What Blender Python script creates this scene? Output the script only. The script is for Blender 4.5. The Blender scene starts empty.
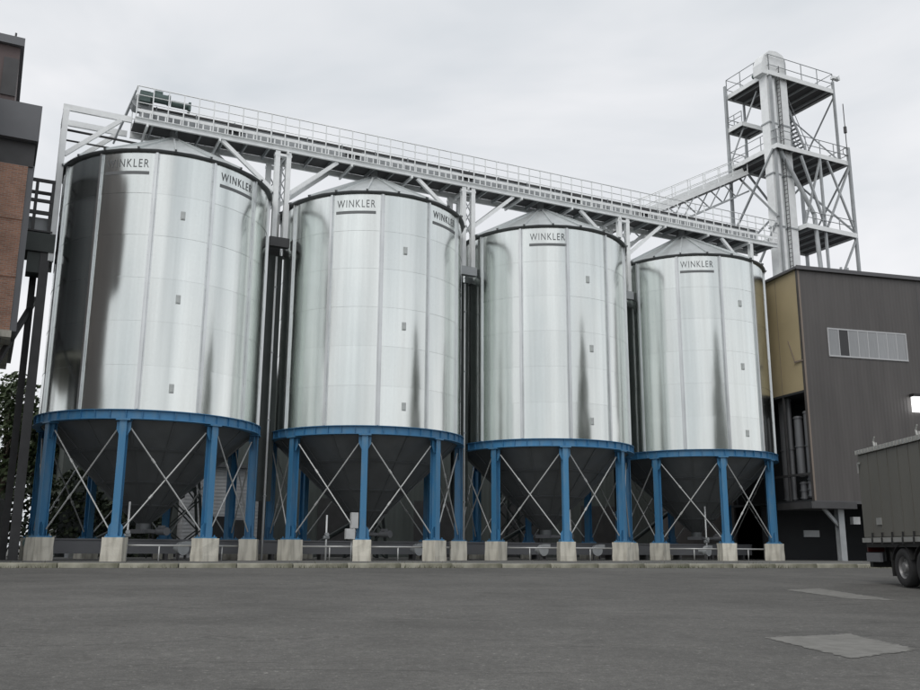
import bpy, math, random
from mathutils import Vector, Matrix
R = math.radians
scene = bpy.context.scene
COL = scene.collection
random.seed(7)

# ---------------------------------------------------------------- camera
PITCH, ROLL, EYE = 0.21819, 0.00534, 0.702
cd = bpy.data.cameras.new('camera'); cam = bpy.data.objects.new('camera', cd); COL.objects.link(cam)
cd.sensor_width = 36.0; cd.lens = 36.0; cd.clip_start = 0.05; cd.clip_end = 3000
_rt = Vector((1, 0, 0)); _dn = Vector((0, math.sin(PITCH), -math.cos(PITCH))); _fw = Vector((0, math.cos(PITCH), math.sin(PITCH)))
_ex = _rt*math.cos(ROLL) - _dn*math.sin(ROLL); _ey = _rt*math.sin(ROLL) + _dn*math.cos(ROLL)
_m = Matrix((_ex, -_ey, -_fw)).transposed().to_4x4(); _m.translation = (0, 0, EYE)
cam.matrix_world = _m
scene.camera = cam

# ---------------------------------------------------------------- sky, sun, exposure
SUN_EL, SUN_AZ = R(50), R(-115)          # azimuth from +X, counter-clockwise: behind the camera, to the left
w = bpy.data.worlds.new('World'); scene.world = w; w.use_nodes = True
nt = w.node_tree; nt.nodes.clear()
def wn(t, **k):
    n = nt.nodes.new(t)
    for a, b in k.items(): setattr(n, a, b)
    return n
sky = wn('ShaderNodeTexSky', sky_type='NISHITA', sun_disc=False, sun_elevation=SUN_EL, sun_rotation=math.pi/2-SUN_AZ,
         air_density=1.0, dust_density=3.0)
bg1 = wn('ShaderNodeBackground'); bg1.inputs[1].default_value = 0.1
bg2 = wn('ShaderNodeBackground'); bg2.inputs[1].default_value = 0.96
tc = wn('ShaderNodeTexCoord'); mp = wn('ShaderNodeMapping'); mp.inputs['Scale'].default_value = (1.1, 1.1, 2.6)
no = wn('ShaderNodeTexNoise'); no.inputs['Scale'].default_value = 1.7; no.inputs['Detail'].default_value = 5; no.inputs['Roughness'].default_value = .52
no.inputs['Distortion'].default_value = .5
rp = wn('ShaderNodeValToRGB'); e = rp.color_ramp.elements
e[0].position = .34; e[0].color = (.73, .77, .81, 1); e[1].position = .64; e[1].color = (1.0, 1.0, 1.02, 1)
mx = wn('ShaderNodeMixShader'); mx.inputs[0].default_value = .93
out = wn('ShaderNodeOutputWorld')
L = nt.links.new
L(tc.outputs['Generated'], mp.inputs['Vector']); L(mp.outputs[0], no.inputs['Vector']); L(no.outputs['Fac'], rp.inputs[0]); L(rp.outputs[0], bg2.inputs[0])
L(sky.outputs[0], bg1.inputs[0]); L(bg1.outputs[0], mx.inputs[1]); L(bg2.outputs[0], mx.inputs[2]); L(mx.outputs[0], out.inputs[0])
sd = bpy.data.lights.new('sun', 'SUN'); sun = bpy.data.objects.new('sun', sd); COL.objects.link(sun)
sd.energy = 1.1; sd.angle = R(30); sd.color = (1, .97, .93)
sdir = Vector((math.cos(SUN_EL)*math.cos(SUN_AZ), math.cos(SUN_EL)*math.sin(SUN_AZ), math.sin(SUN_EL)))
sun.rotation_euler = sdir.to_track_quat('Z', 'Y').to_euler(); sun.location = (0, 0, 60)
vs = scene.view_settings; vs.view_transform = 'Standard'; vs.look = 'None'; vs.exposure = 0.0; vs.gamma = 1.0; vs.use_curve_mapping = False

# ---------------------------------------------------------------- materials
def mat(name, col, rough=.6, metal=0.0, var=.0, vscale=3.0, stretch=(1, 1, 1), bump=0.0, bscale=20.0, bstretch=(1, 1, 1),
        rand=0.0, col2=None, thr=None, spec=.5, rvar=0.0, emit=None, coord='Object', bdist=.02):
    m = bpy.data.materials.new(name); m.use_nodes = True
    t = m.node_tree; N = t.nodes; K = t.links.new; p = N['Principled BSDF']
    p.inputs['Roughness'].default_value = rough; p.inputs['Metallic'].default_value = metal
    p.inputs['Specular IOR Level'].default_value = spec
    tcn = N.new('ShaderNodeTexCoord')
    def noise(scale, st, detail=6):
        mp = N.new('ShaderNodeMapping'); mp.inputs['Scale'].default_value = st; K(tcn.outputs[coord], mp.inputs[0])
        n = N.new('ShaderNodeTexNoise'); n.inputs['Scale'].default_value = scale; n.inputs['Detail'].default_value = detail
        K(mp.outputs[0], n.inputs['Vector']); return n
    base = None
    if col2 is not None:
        n = noise(vscale, stretch); r = N.new('ShaderNodeValToRGB'); el = r.color_ramp.elements
        a, b = thr or (.35, .65); el[0].position = a; el[1].position = b
        el[0].color = (*col, 1); el[1].color = (*col2, 1); K(n.outputs['Fac'], r.inputs[0]); base = r.outputs[0]
        if rvar:
            mr = N.new('ShaderNodeMapRange'); mr.inputs[3].default_value = max(.02, rough-rvar); mr.inputs[4].default_value = rough+rvar
            K(n.outputs['Fac'], mr.inputs[0]); K(mr.outputs[0], p.inputs['Roughness'])
    elif var:
        n = noise(vscale, stretch); mr = N.new('ShaderNodeMapRange')
        mr.inputs[1].default_value = .25; mr.inputs[2].default_value = .75; mr.inputs[3].default_value = 1-var; mr.inputs[4].default_value = 1+var
        K(n.outputs['Fac'], mr.inputs[0])
        vm = N.new('ShaderNodeVectorMath'); vm.operation = 'SCALE'; vm.inputs[0].default_value = col; K(mr.outputs[0], vm.inputs['Scale']); base = vm.outputs[0]
        if rvar:
            m2 = N.new('ShaderNodeMapRange'); m2.inputs[1].default_value = .3; m2.inputs[2].default_value = .7
            m2.inputs[3].default_value = max(.02, rough-rvar); m2.inputs[4].default_value = rough+rvar
            K(n.outputs['Fac'], m2.inputs[0]); K(m2.outputs[0], p.inputs['Roughness'])
    else:
        p.inputs['Base Color'].default_value = (*col, 1)
    if rand:
        oi = N.new('ShaderNodeObjectInfo'); m3 = N.new('ShaderNodeMapRange'); m3.inputs[3].default_value = 1-rand; m3.inputs[4].default_value = 1+rand
        K(oi.outputs['Random'], m3.inputs[0]); v2 = N.new('ShaderNodeVectorMath'); v2.operation = 'SCALE'
        if base: K(base, v2.inputs[0])
        else: v2.inputs[0].default_value = col
        K(m3.outputs[0], v2.inputs['Scale']); base = v2.outputs[0]
    if base: K(base, p.inputs['Base Color'])
    if bump:
        n = noise(bscale, bstretch, 4); bn = N.new('ShaderNodeBump'); bn.inputs['Strength'].default_value = bump; bn.inputs['Distance'].default_value = bdist
        K(n.outputs['Fac'], bn.inputs['Height']); K(bn.outputs[0], p.inputs['Normal'])
    if emit:
        p.inputs['Emission Color'].default_value = (1, 1, 1, 1); p.inputs['Emission Strength'].default_value = emit
    return m

def ribbed(name, col, pitch, rough=.45, metal=0.0, axis='X', var=.2):
    """sheet cladding with fine ribs (too fine to pick apart) as relief"""
    m = mat(name, col, rough, metal, var=var, vscale=.9, stretch=(1.5, 1.5, .18))
    t = m.node_tree; N = t.nodes; K = t.links.new; p = N['Principled BSDF']
    tcn = N.new('ShaderNodeTexCoord'); wv = N.new('ShaderNodeTexWave'); wv.wave_type = 'BANDS'; wv.bands_direction = axis
    wv.inputs['Scale'].default_value = (2*math.pi/20)/pitch; wv.wave_profile = 'TRI'
    K(tcn.outputs['Object'], wv.inputs['Vector'])
    b = N.new('ShaderNodeBump'); b.inputs['Strength'].default_value = .6; b.inputs['Distance'].default_value = .02
    K(wv.outputs['Fac'], b.inputs['Height']); K(b.outputs[0], p.inputs['Normal'])
    return m

MT = {}
def silo_sheet():
    m = mat('galvanised_sheet', (.74, .755, .76), .2, 1.0)
    t = m.node_tree; N = t.nodes; K = t.links.new; p = N['Principled BSDF']
    tcn = N.new('ShaderNodeTexCoord'); oi = N.new('ShaderNodeObjectInfo')
    ad = N.new('ShaderNodeVectorMath'); ad.operation = 'MULTIPLY_ADD'; cx = N.new('ShaderNodeCombineXYZ')
    for i in range(3): K(oi.outputs['Random'], cx.inputs[i])
    ad.inputs[1].default_value = (37, 53, 71); K(cx.outputs[0], ad.inputs[0]); K(tcn.outputs['Object'], ad.inputs[2])
    def noise(vec, scale, st, d=4):
        mp = N.new('ShaderNodeMapping'); mp.inputs['Scale'].default_value = st; K(vec, mp.inputs[0])
        n = N.new('ShaderNodeTexNoise'); n.inputs['Scale'].default_value = scale; n.inputs['Detail'].default_value = d; K(mp.outputs[0], n.inputs['Vector']); return n.outputs['Fac']
    geo = N.new('ShaderNodeNewGeometry')
    st = noise(geo.outputs['Position'], 1.0, (1.5, 1.5, .045), 5)        # run-off streaks
    sp = noise(tcn.outputs['Object'], 9, (1, 1, 1), 6)        # zinc spangle
    r = N.new('ShaderNodeMapRange'); r.inputs[1].default_value = .3; r.inputs[2].default_value = .7; r.inputs[3].default_value = .80; r.inputs[4].default_value = 1.06; K(st, r.inputs[0])
    r2 = N.new('ShaderNodeMapRange'); r2.inputs[3].default_value = .972; r2.inputs[4].default_value = 1.028; K(oi.outputs['Random'], r2.inputs[0])
    r3 = N.new('ShaderNodeMapRange'); r3.inputs[1].default_value = .3; r3.inputs[2].default_value = .7; r3.inputs[3].default_value = .985; r3.inputs[4].default_value = 1.015; K(sp, r3.inputs[0])
    a = N.new('ShaderNodeMath'); a.operation = 'MULTIPLY'; K(r.outputs[0], a.inputs[0]); K(r2.outputs[0], a.inputs[1])
    b = N.new('ShaderNodeMath'); b.operation = 'MULTIPLY'; K(a.outputs[0], b.inputs[0]); K(r3.outputs[0], b.inputs[1])
    v = N.new('ShaderNodeVectorMath'); v.operation = 'SCALE'; v.inputs[0].default_value = (.805, .84, .815); K(b.outputs[0], v.inputs['Scale']); K(v.outputs[0], p.inputs['Base Color'])
    rr = N.new('ShaderNodeMapRange'); rr.inputs[1].default_value = .3; rr.inputs[2].default_value = .7; rr.inputs[3].default_value = .15; rr.inputs[4].default_value = .22; K(st, rr.inputs[0]); K(rr.outputs[0], p.inputs['Roughness'])
    bw = noise(ad.outputs[0], .9, (1.3, 1.3, .35), 1)         # sheet does not lie quite flat
    bn = N.new('ShaderNodeBump'); bn.inputs['Strength'].default_value = 1.0; bn.inputs['Distance'].default_value = .009; K(bw, bn.inputs['Height'])
    b2 = noise(ad.outputs[0], 5, (1.5, 1.5, .1), 2)
    bm = N.new('ShaderNodeBump'); bm.inputs['Strength'].default_value = 1.0; bm.inputs['Distance'].default_value = .0005; K(b2, bm.inputs['Height']); K(bn.outputs[0], bm.inputs['Normal']); K(bm.outputs[0], p.inputs['Normal'])
    return m
MT['sheet'] = silo_sheet()
MT['rib'] = mat('galvanised_stiffener', (.66, .68, .68), .3, .95, var=.12, vscale=2, stretch=(2, 2, .3), rand=.08)
MT['zinc'] = mat('galvanised_steelwork', (.84, .86, .86), .5, .15, var=.08, vscale=2.2, rand=.05)
MT['zinc_dull'] = mat('dull_zinc', (.40, .42, .43), .55, .3, var=.15, vscale=1.5, rand=.06)
MT['roof'] = mat('silo_roof_sheet', (.58, .61, .61), .42, .7, var=.1, vscale=1.6, stretch=(.3, 2, 1), rand=.08)
MT['dark_edge'] = mat('dark_eave_steel', (.14, .15, .155), .5, .3)
MT['blue'] = mat('blue_paint', (.058, .215, .40), .45, 0, col2=(.12, .24, .36), vscale=2.6, stretch=(1, 1, .25), thr=(.50, .72), rand=.08, bump=.2, bscale=18)
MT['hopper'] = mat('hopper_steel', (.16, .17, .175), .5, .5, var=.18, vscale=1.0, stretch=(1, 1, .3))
MT['rod'] = mat('brace_rod_steel', (.55, .56, .55), .45, .4)
MT['concrete'] = mat('pier_concrete', (.68, .655, .57), .85, 0, col2=(.33, .31, .26), vscale=1.5, stretch=(3, 3, .45), thr=(.42, .78), bump=.4, bscale=14, rand=.1)
MT['kerb'] = mat('kerb_concrete', (.40, .39, .32), .9, 0, col2=(.17, .17, .125), vscale=1.5, thr=(.35, .68), bump=.4, bscale=18, rand=.08)
MT['slab'] = mat('plinth_concrete', (.16, .16, .15), .9, 0, col2=(.09, .09, .085), vscale=.4, thr=(.35, .7), bump=.3, bscale=10)
MT['letters'] = mat('lettering_print', (.15, .16, .165), .5, 0)
MT['cladding'] = ribbed('anthracite_cladding', (.084, .078, .075), .25)
MT['trim'] = mat('anthracite_trim', (.10, .10, .105), .4, .1)
MT['trim_brown'] = mat('brown_corner_trim', (.22, .18, .15), .5, 0)
MT['cream'] = mat('cream_panel', (.44, .365, .225), .55, 0, var=.10, vscale=.35, rand=.05)
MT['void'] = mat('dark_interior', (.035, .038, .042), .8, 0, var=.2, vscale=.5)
MT['brick'] = None
MT['bdark'] = mat('dark_render', (.13, .10, .098), .75, 0, var=.12, vscale=.6)
MT['wing'] = mat('grey_brown_render', (.21, .19, .185), .8, 0, var=.1, vscale=.5)
MT['bgrey'] = mat('grey_sheet_cladding', (.155, .16, .17), .5, .1, var=.1, vscale=.7)
MT['steel_green'] = mat('dark_green_steel', (.045, .055, .052), .5, .1, var=.2, vscale=1.2)
MT['steel_dark'] = mat('dark_steel', (.07, .07, .072), .55, .1, var=.2, vscale=1.5)
MT['pane'] = mat('translucent_pane', (.30, .31, .32), .35, 0, var=.12, vscale=2, stretch=(4, 4, .4), rand=.1)
MT['pane_dark'] = mat('open_pane', (.03, .03, .032), .3, 0)
MT['pane_frame'] = mat('pane_frame', (.48, .49, .50), .5, 0)
MT['lamp'] = mat('lamp_lens', (.9, .9, .9), .3, 0, emit=2.2)
MT['motor'] = mat('motor_green', (.10, .145, .135), .45, .1, var=.15, vscale=4)
MT['white'] = mat('white_enamel', (.52, .53, .53), .45, 0, var=.1, vscale=3)
MT['siding'] = ribbed('white_siding', (.60, .61, .63), .22, axis='Z')
MT['rear'] = ribbed('rear_hall_sheet', (.105, .12, .115), .4)
MT['tarp'] = mat('trailer_tarpaulin', (.125, .122, .108), .5, 0, var=.1, vscale=.6, stretch=(1, 1, .3), bump=.25, bscale=1.2, bstretch=(1, 1.3, .25), bdist=.05)
MT['alu'] = mat('aluminium_rail', (.42, .42, .40), .4, .5, var=.15, vscale=3)
MT['chassis'] = mat('chassis_black', (.022, .022, .022), .5, 0)
MT['tyre'] = mat('tyre_rubber', (.022, .022, .023), .85, 0, bump=.3, bscale=25)
MT['rim'] = mat('wheel_rim', (.24, .24, .24), .45, .5)
MT['red'] = mat('tail_light_red', (.07, .012, .012), .3, 0)
MT['bark'] = mat('bark', (.075, .058, .045), .9, 0, bump=.5, bscale=14, bstretch=(1, 1, .3))
MT['leaf'] = mat('foliage', (.032, .052, .02), .6, 0, col2=(.06, .085, .034), vscale=1.2, thr=(.3, .7), rand=.2)
MT['leaf_dark2'] = mat('hedge_foliage', (.022, .034, .018), .65, 0, col2=(.045, .062, .03), vscale=.8, thr=(.3, .7))
MT['leaf_dark'] = mat('conifer_foliage', (.07, .11, .065), .65, 0, col2=(.11, .145, .085), vscale=1.4, thr=(.3, .7))

def brick_mat():
    m = bpy.data.materials.new('brickwork'); m.use_nodes = True; t = m.node_tree; N = t.nodes; K = t.links.new; p = N['Principled BSDF']
    p.inputs['Roughness'].default_value = .85
    tcn = N.new('ShaderNodeTexCoord'); sp = N.new('ShaderNodeSeparateXYZ'); K(tcn.outputs['Object'], sp.inputs[0])
    ad = N.new('ShaderNodeMath'); ad.operation = 'ADD'; K(sp.outputs[0], ad.inputs[0]); K(sp.outputs[1], ad.inputs[1])
    cb = N.new('ShaderNodeCombineXYZ'); K(ad.outputs[0], cb.inputs[0]); K(sp.outputs[2], cb.inputs[1])
    b = N.new('ShaderNodeTexBrick'); b.inputs['Scale'].default_value = 1.0; b.inputs['Brick Width'].default_value = .26; b.inputs['Row Height'].default_value = .085
    b.inputs['Mortar Size'].default_value = .012; b.inputs['Color1'].default_value = (.46, .235, .155, 1); b.inputs['Color2'].default_value = (.32, .165, .115, 1)
    b.inputs['Mortar'].default_value = (.40, .35, .30, 1); b.inputs['Bias'].default_value = -.1; K(cb.outputs[0], b.inputs['Vector'])
    n = N.new('ShaderNodeTexNoise'); n.inputs['Scale'].default_value = .9; n.inputs['Detail'].default_value = 6; K(tcn.outputs['Object'], n.inputs['Vector'])
    mr = N.new('ShaderNodeMapRange'); mr.inputs[1].default_value = .3; mr.inputs[2].default_value = .7; mr.inputs[3].default_value = .75; mr.inputs[4].default_value = 1.2; K(n.outputs['Fac'], mr.inputs[0])
    v = N.new('ShaderNodeVectorMath'); v.operation = 'SCALE'; K(b.outputs['Color'], v.inputs[0]); K(mr.outputs[0], v.inputs['Scale']); K(v.outputs[0], p.inputs['Base Color'])
    bn = N.new('ShaderNodeBump'); bn.inputs['Strength'].default_value = .6; bn.inputs['Distance'].default_value = .01; bn.invert = True; K(b.outputs['Fac'], bn.inputs['Height']); K(bn.outputs[0], p.inputs['Normal'])
    return m
MT['brick'] = brick_mat()

def asphalt_mat():
    m = bpy.data.materials.new('asphalt'); m.use_nodes = True; t = m.node_tree; N = t.nodes; K = t.links.new; p = N['Principled BSDF']
    p.inputs['Roughness'].default_value = .82
    tcn = N.new('ShaderNodeTexCoord')
    def noise(s, d=6, st=(1, 1, 1), dist=0):
        mp = N.new('ShaderNodeMapping'); mp.inputs['Scale'].default_value = st; K(tcn.outputs['Object'], mp.inputs[0])
        n = N.new('ShaderNodeTexNoise'); n.inputs['Scale'].default_value = s; n.inputs['Detail'].default_value = d; n.inputs['Distortion'].default_value = dist
        K(mp.outputs[0], n.inputs['Vector']); return n.outputs['Fac']
    def mr(src, a, b, c, d):
        q = N.new('ShaderNodeMapRange'); q.inputs[1].default_value = a; q.inputs[2].default_value = b; q.inputs[3].default_value = c; q.inputs[4].default_value = d; K(src, q.inputs[0]); return q.outputs[0]
    def mul(a, b):
        q = N.new('ShaderNodeMath'); q.operation = 'MULTIPLY'; K(a, q.inputs[0]); K(b, q.inputs[1]); return q.outputs[0]
    big = mr(noise(.10, 5, (1, 1.6, 1), .6), .35, .65, .84, 1.17)
    mid = mr(noise(.8, 8), .3, .7, .88, 1.13)
    fine = mul(mr(noise(55, 3), .3, .7, .68, 1.34), mul(mr(noise(13, 4), .3, .7, .82, 1.2), mr(noise(4.5, 5), .3, .7, .90, 1.11)))
    stain = mr(noise(.45, 7, (1, 1, 1), .8), .60, .72, 1.0, .80)     # oil and tyre dirt
    fine = mul(fine, stain)
    spk = mul(mr(noise(16, 3), .64, .72, 1.0, 2.1), mr(noise(5.5, 4), .68, .74, 1.0, 1.5))                 # pale stones and dust specks
    crack = mr(noise(.35, 8, (.25, 1.4, 1), 1.5), .492, .5, 1.0, .0)
    c2 = mr(noise(.35, 8, (.25, 1.4, 1), 1.5), .5, .508, .0, 1.0)
    mxx = N.new('ShaderNodeMath'); mxx.operation = 'MAXIMUM'; K(crack, mxx.inputs[0]); K(c2, mxx.inputs[1])
    ck = mr(mxx.outputs[0], 0, 1, .62, 1.0)
    f = mul(mul(mul(big, mid), mul(fine, spk)), ck)
    v = N.new('ShaderNodeVectorMath'); v.operation = 'SCALE'; v.inputs[0].default_value = (.089, .087, .081); K(f, v.inputs['Scale']); K(v.outputs[0], p.inputs['Base Color'])
    bn = N.new('ShaderNodeBump'); bn.inputs['Strength'].default_value = .7; bn.inputs['Distance'].default_value = .008; K(noise(60, 3), bn.inputs['Height']); K(bn.outputs[0], p.inputs['Normal'])
    return m
MT['asphalt'] = asphalt_mat()
MT['patch'] = mat('worn_pale_asphalt', (.19, .188, .175), .85, 0, col2=(.13, .128, .118), vscale=5, thr=(.35, .75), bump=.5, bscale=55, bdist=.006)
MT['grass'] = mat('verge', (.06, .075, .03), .9, 0, col2=(.10, .09, .06), vscale=.6)

# ---------------------------------------------------------------- mesh helpers
class B:
    def __init__(s): s.v = []; s.f = []
    def add(s, vs, fs):
        o = len(s.v); s.v += [tuple(p) for p in vs]; s.f += [tuple(i+o for i in f) for f in fs]; return s
    def box(s, x0, x1, y0, y1, z0, z1):
        return s.add([(x0,y0,z0),(x1,y0,z0),(x1,y1,z0),(x0,y1,z0),(x0,y0,z1),(x1,y0,z1),(x1,y1,z1),(x0,y1,z1)],
                     [(0,3,2,1),(4,5,6,7),(0,1,5,4),(1,2,6,5),(2,3,7,6),(3,0,4,7)])
    def bar(s, p, q, w, h, up=(0, 0, 1)):
        p = Vector(p); q = Vector(q); d = (q-p).normalized(); u = Vector(up)
        if abs(d.dot(u)) > .98: u = Vector((1, 0, 0))
        a = d.cross(u).normalized()*(w/2); b = a.cross(d).normalized()*(h/2)
        vs = [p-a-b, p+a-b, p+a+b, p-a+b, q-a-b, q+a-b, q+a+b, q-a+b]
        return s.add(vs, [(3,2,1,0),(4,5,6,7),(0,1,5,4),(1,2,6,5),(2,3,7,6),(3,0,4,7)])
    def tube(s, p, q, r, n=8, r2=None, caps=True):
        p = Vector(p); q = Vector(q); d = (q-p).normalized(); u = Vector((0, 0, 1)) if abs(d.z) < .95 else Vector((1, 0, 0))
        a = d.cross(u).normalized(); b = d.cross(a); r2 = r if r2 is None else r2
        vs = [p+(a*math.cos(2*math.pi*i/n)+b*math.sin(2*math.pi*i/n))*r for i in range(n)] + [q+(a*math.cos(2*math.pi*i/n)+b*math.sin(2*math.pi*i/n))*r2 for i in range(n)]
        fs = [(i, n+i, n+(i+1) % n, (i+1) % n) for i in range(n)]
        if caps: fs += [tuple(range(n)), tuple(range(2*n-1, n-1, -1))]
        return s.add(vs, fs)
    def lathe(s, prof, n, closed=False):
        k = len(prof); vs = []
        for i in range(n):
            c, sn = math.cos(2*math.pi*i/n), math.sin(2*math.pi*i/n)
            vs += [(r*c, r*sn, z) for r, z in prof]
        fs = []
        for i in range(n):
            j = (i+1) % n
            for m in range(k if closed else k-1):
                m2 = (m+1) % k
                fs.append((i*k+m, j*k+m, j*k+m2, i*k+m2))
        return s.add(vs, fs)
    def poly(s, pts, thick):                     # extruded polygon: pts 3D planar, thick vector
        n = len(pts); t = Vector(thick); a = [Vector(p) for p in pts]; b = [p+t for p in a]
        return s.add(a+b, [tuple(range(n-1, -1, -1)), tuple(range(n, 2*n))] + [(i, (i+1) % n, n+(i+1) % n, n+i) for i in range(n)])
    def mesh(s, name, m, smooth=False):
        me = bpy.data.meshes.new(name); me.from_pydata(s.v, [], s.f); me.materials.append(m)
        import bmesh
        bm = bmesh.new(); bm.from_mesh(me); bmesh.ops.recalc_face_normals(bm, faces=bm.faces); bm.to_mesh(me); bm.free()
        if smooth is True: me.polygons.foreach_set('use_smooth', [True]*len(me.polygons))
        elif smooth: me.shade_smooth() if False else me.polygons.foreach_set('use_smooth', [True]*len(me.polygons)); me.set_sharp_from_angle(angle=R(smooth))
        me.update(); return me
    def obj(s, name, m, parent=None, smooth=False, **k): return inst(name, s.mesh(name, m, smooth), parent, **k)
def inst(name, me, parent=None, loc=(0, 0, 0), rz=0.0, rot=None):
    o = bpy.data.objects.new(name, me); COL.objects.link(o); o.parent = parent; o.location = loc
    o.rotation_euler = rot if rot else (0, 0, rz)
    return o
def tag(o, label, cat, group=None):
    o['label'] = label; o['category'] = cat
    if group: o['group'] = group
    return o
def thing(name, label, cat, loc=(0, 0, 0), rz=0.0, group=None):
    o = bpy.data.objects.new(name, None); COL.objects.link(o); o.location = loc; o.rotation_euler = (0, 0, rz); o.empty_display_size = .5
    return tag(o, label, cat, group)
def struct(o): o['kind'] = 'structure'; return o
def bev(o, wdt, seg=2):
    md = o.modifiers.new('edge', 'BEVEL'); md.width = wdt; md.segments = seg; md.limit_method = 'ANGLE'; return o

# row frame: s along the silo row, y behind it (-y = towards the camera)
AL = math.atan2(.491735, .995237); U = Vector((math.cos(AL), math.sin(AL), 0)); T = Vector((math.sin(AL), -math.cos(AL), 0))
S1 = Vector((-14.913, 44.291, 0)); STEP = 11.1009
def W(s, t, z=0): return S1 + U*s + T*t + Vector((0, 0, z))

# ---------------------------------------------------------------- ground
KA = R(14.8)
kp = Vector((-2.2, 35.6, 0)); kd = Vector((math.cos(KA), math.sin(KA), 0)); kn = Vector((math.sin(KA), -math.cos(KA), 0))
def yard_z(x, y):                       # the yard falls gently away from the kerb
    d = (x-kp.x)*kn.x + (y-kp.y)*kn.y
    return -.022*min(max(d, 0), 55)
g = B(); rows = []
for d_, z_ in ((-700, 0), (0, 0), (55, -.022*55), (700, -.022*55)):
    rows += [kp+kn*d_-kd*700+Vector((0, 0, z_)), kp+kn*d_+kd*700+Vector((0, 0, z_))]
g.add(rows, [(0, 1, 3, 2), (2, 3, 5, 4), (4, 5, 7, 6)])
struct(g.obj('yard_asphalt', MT['asphalt']))
# plinth slab under the silos
def quad_sheet(name, pts, z, m):
    b = B(); b.poly([(p[0], p[1], z-.3) for p in pts], (0, 0, .3)); return struct(b.obj(name, m))
A0 = kp - kd*34; A1 = kp + kd*32
back = Vector((-kn.x, -kn.y, 0))
quad_sheet('silo_plinth', [A0+back*.22, A1+back*.22, A1+back*30, A0+back*30], .12, MT['slab'])
kerb = B().box(-.985, .985, -.16, .16, -.2, .16).mesh('kerb_stone', MT['kerb'])
kr = bpy.data.objects.new('kerb', None); COL.objects.link(kr); kr.location = kp; kr.rotation_euler = (0, 0, KA); struct(kr)
for i in range(32):
    o = inst('kerb_stone', kerb, kr, (-31+i*2.0+random.uniform(-.008, .008), .1+random.uniform(-.012, .012), random.uniform(-.012, .01)))
    bev(o, .02)
# worn pale patches in the yard
def patch(pts, seed):
    rnd = random.Random(seed); b = B(); out = []
    for i in range(len(pts)):
        p, q = Vector(pts[i]), Vector(pts[(i+1) % len(pts)])
        for k in range(40):
            t = k/40; d = (q-p).normalized(); nrm = Vector((-d.y, d.x, 0)); out.append(p.lerp(q, t)+nrm*rnd.gauss(0, .03))
    b.add([(p.x, p.y, yard_z(p.x, p.y)+.006) for p in out], [tuple(range(len(out)))]); o = b.obj('asphalt_patch', MT['patch']); struct(o)
patch([(4.34, 13.6, 0), (5.81, 14.25, 0), (5.93, 12.42, 0), (4.66, 11.49, 0)], 3)
patch([(8.46, 24.66, 0), (9.63, 25.4, 0), (9.8, 21.15, 0), (8.88, 21.62, 0)], 5)

# ---------------------------------------------------------------- silos
ZR, ZE, RW = 6.495, 18.42, 5.0
NC = 6; HC = (ZE-ZR)/NC
def sheet_mesh():
    b = B(); na, nz = 10, 6; vs = []
    for j in range(nz+1):
        for i in range(na+1):
            a = R(-15+30*i/na); z = HC*j/nz + (0.02 if j == nz else 0)
            pil = .007*math.sin(math.pi*i/na)*math.sin(math.pi*j/nz)
            r = RW+pil+(.004 if j == 0 else 0); vs.append((r*math.cos(a), r*math.sin(a), z))
    fs = [(j*(na+1)+i, j*(na+1)+i+1, (j+1)*(na+1)+i+1, (j+1)*(na+1)+i) for j in range(nz) for i in range(na)]
    return b.add(vs, fs).mesh('wall_sheet', MT['sheet'], True)
SHEET = sheet_mesh()
def rib_mesh():
    b = B(); x = RW-.01
    b.box(x, x+.03, -.115, .115, ZR+.01, ZE-.02); b.box(x+.03, x+.115, -.05, .05, ZR+.03, ZE-.04)
    k = ZR+.4
    while k < ZE: b.box(x+.031, x+.042, -.105, -.06, k, k+.04); b.box(x+.031, x+.042, .06, .105, k, k+.04); k += .66
    return b.mesh('stiffener', MT['rib'])
RIB = rib_mesh()
SEAMBAND = B().lathe([(RW+.001, .015), (RW+.013, .017), (RW+.013, .038), (RW+.001, .040)], 96).mesh('seam_band', MT['sheet'], False)
def roof_panel_mesh():
    b = B(); a = R(9); z0, z1, r0, r1 = 18.24, 20.92, 5.17, .42
    def P(r, an, dz=0): z = z0+(z1-z0)*(r0-r)/(r0-r1); return (r*math.cos(an), r*math.sin(an), z+dz)
    top = [P(r0, -a), P(r0, 0, .015), P(r0, a), P(r1, a), P(r1, 0, .0), P(r1, -a)]
    b.add(top, [(0, 1, 4, 5), (1, 2, 3, 4)])
    b.bar(P(r0+.03, a, .03), P(r1, a, .03), .09, .11)
    return b.mesh('roof_panel', MT['roof'])
RPAN = roof_panel_mesh()
def column_mesh():
    b = B(); r = 4.93
    b.box(r+.17, r+.205, -.15, .15, 1.16, 6.015); b.box(r-.205, r-.17, -.15, .15, 1.16, 6.015); b.box(r-.17, r+.17, -.02, .02, 1.16, 6.015)
    b.box(r-.34, r+.34, -.34, .34, 1.10, 1.16); b.box(r-.28, r+.28, -.30, .30, 6.015, 6.07)
    for sg in (-1, 1):
        # gusset plates where the brace rods land
        b.poly([(r+.02, sg*.03, 5.975), (r+.02, sg*.30, 5.975), (r+.02, sg*.30, 5.65), (r+.02, sg*.17, 5.38), (r+.02, sg*.03, 5.38)], (.03, 0, 0))
        b.poly([(r+.02, sg*.03, 1.18), (r+.02, sg*.30, 1.18), (r+.02, sg*.30, 1.55), (r+.02, sg*.16, 1.75), (r+.02, sg*.03, 1.75)], (.03, 0, 0))
        for q in (-.22, .22): b.tube((r+q, sg*.29, 1.16), (r+q, sg*.29, 1.24), .03, 6)
    return b.mesh('column', MT['blue'])
COLM = column_mesh()
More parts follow.
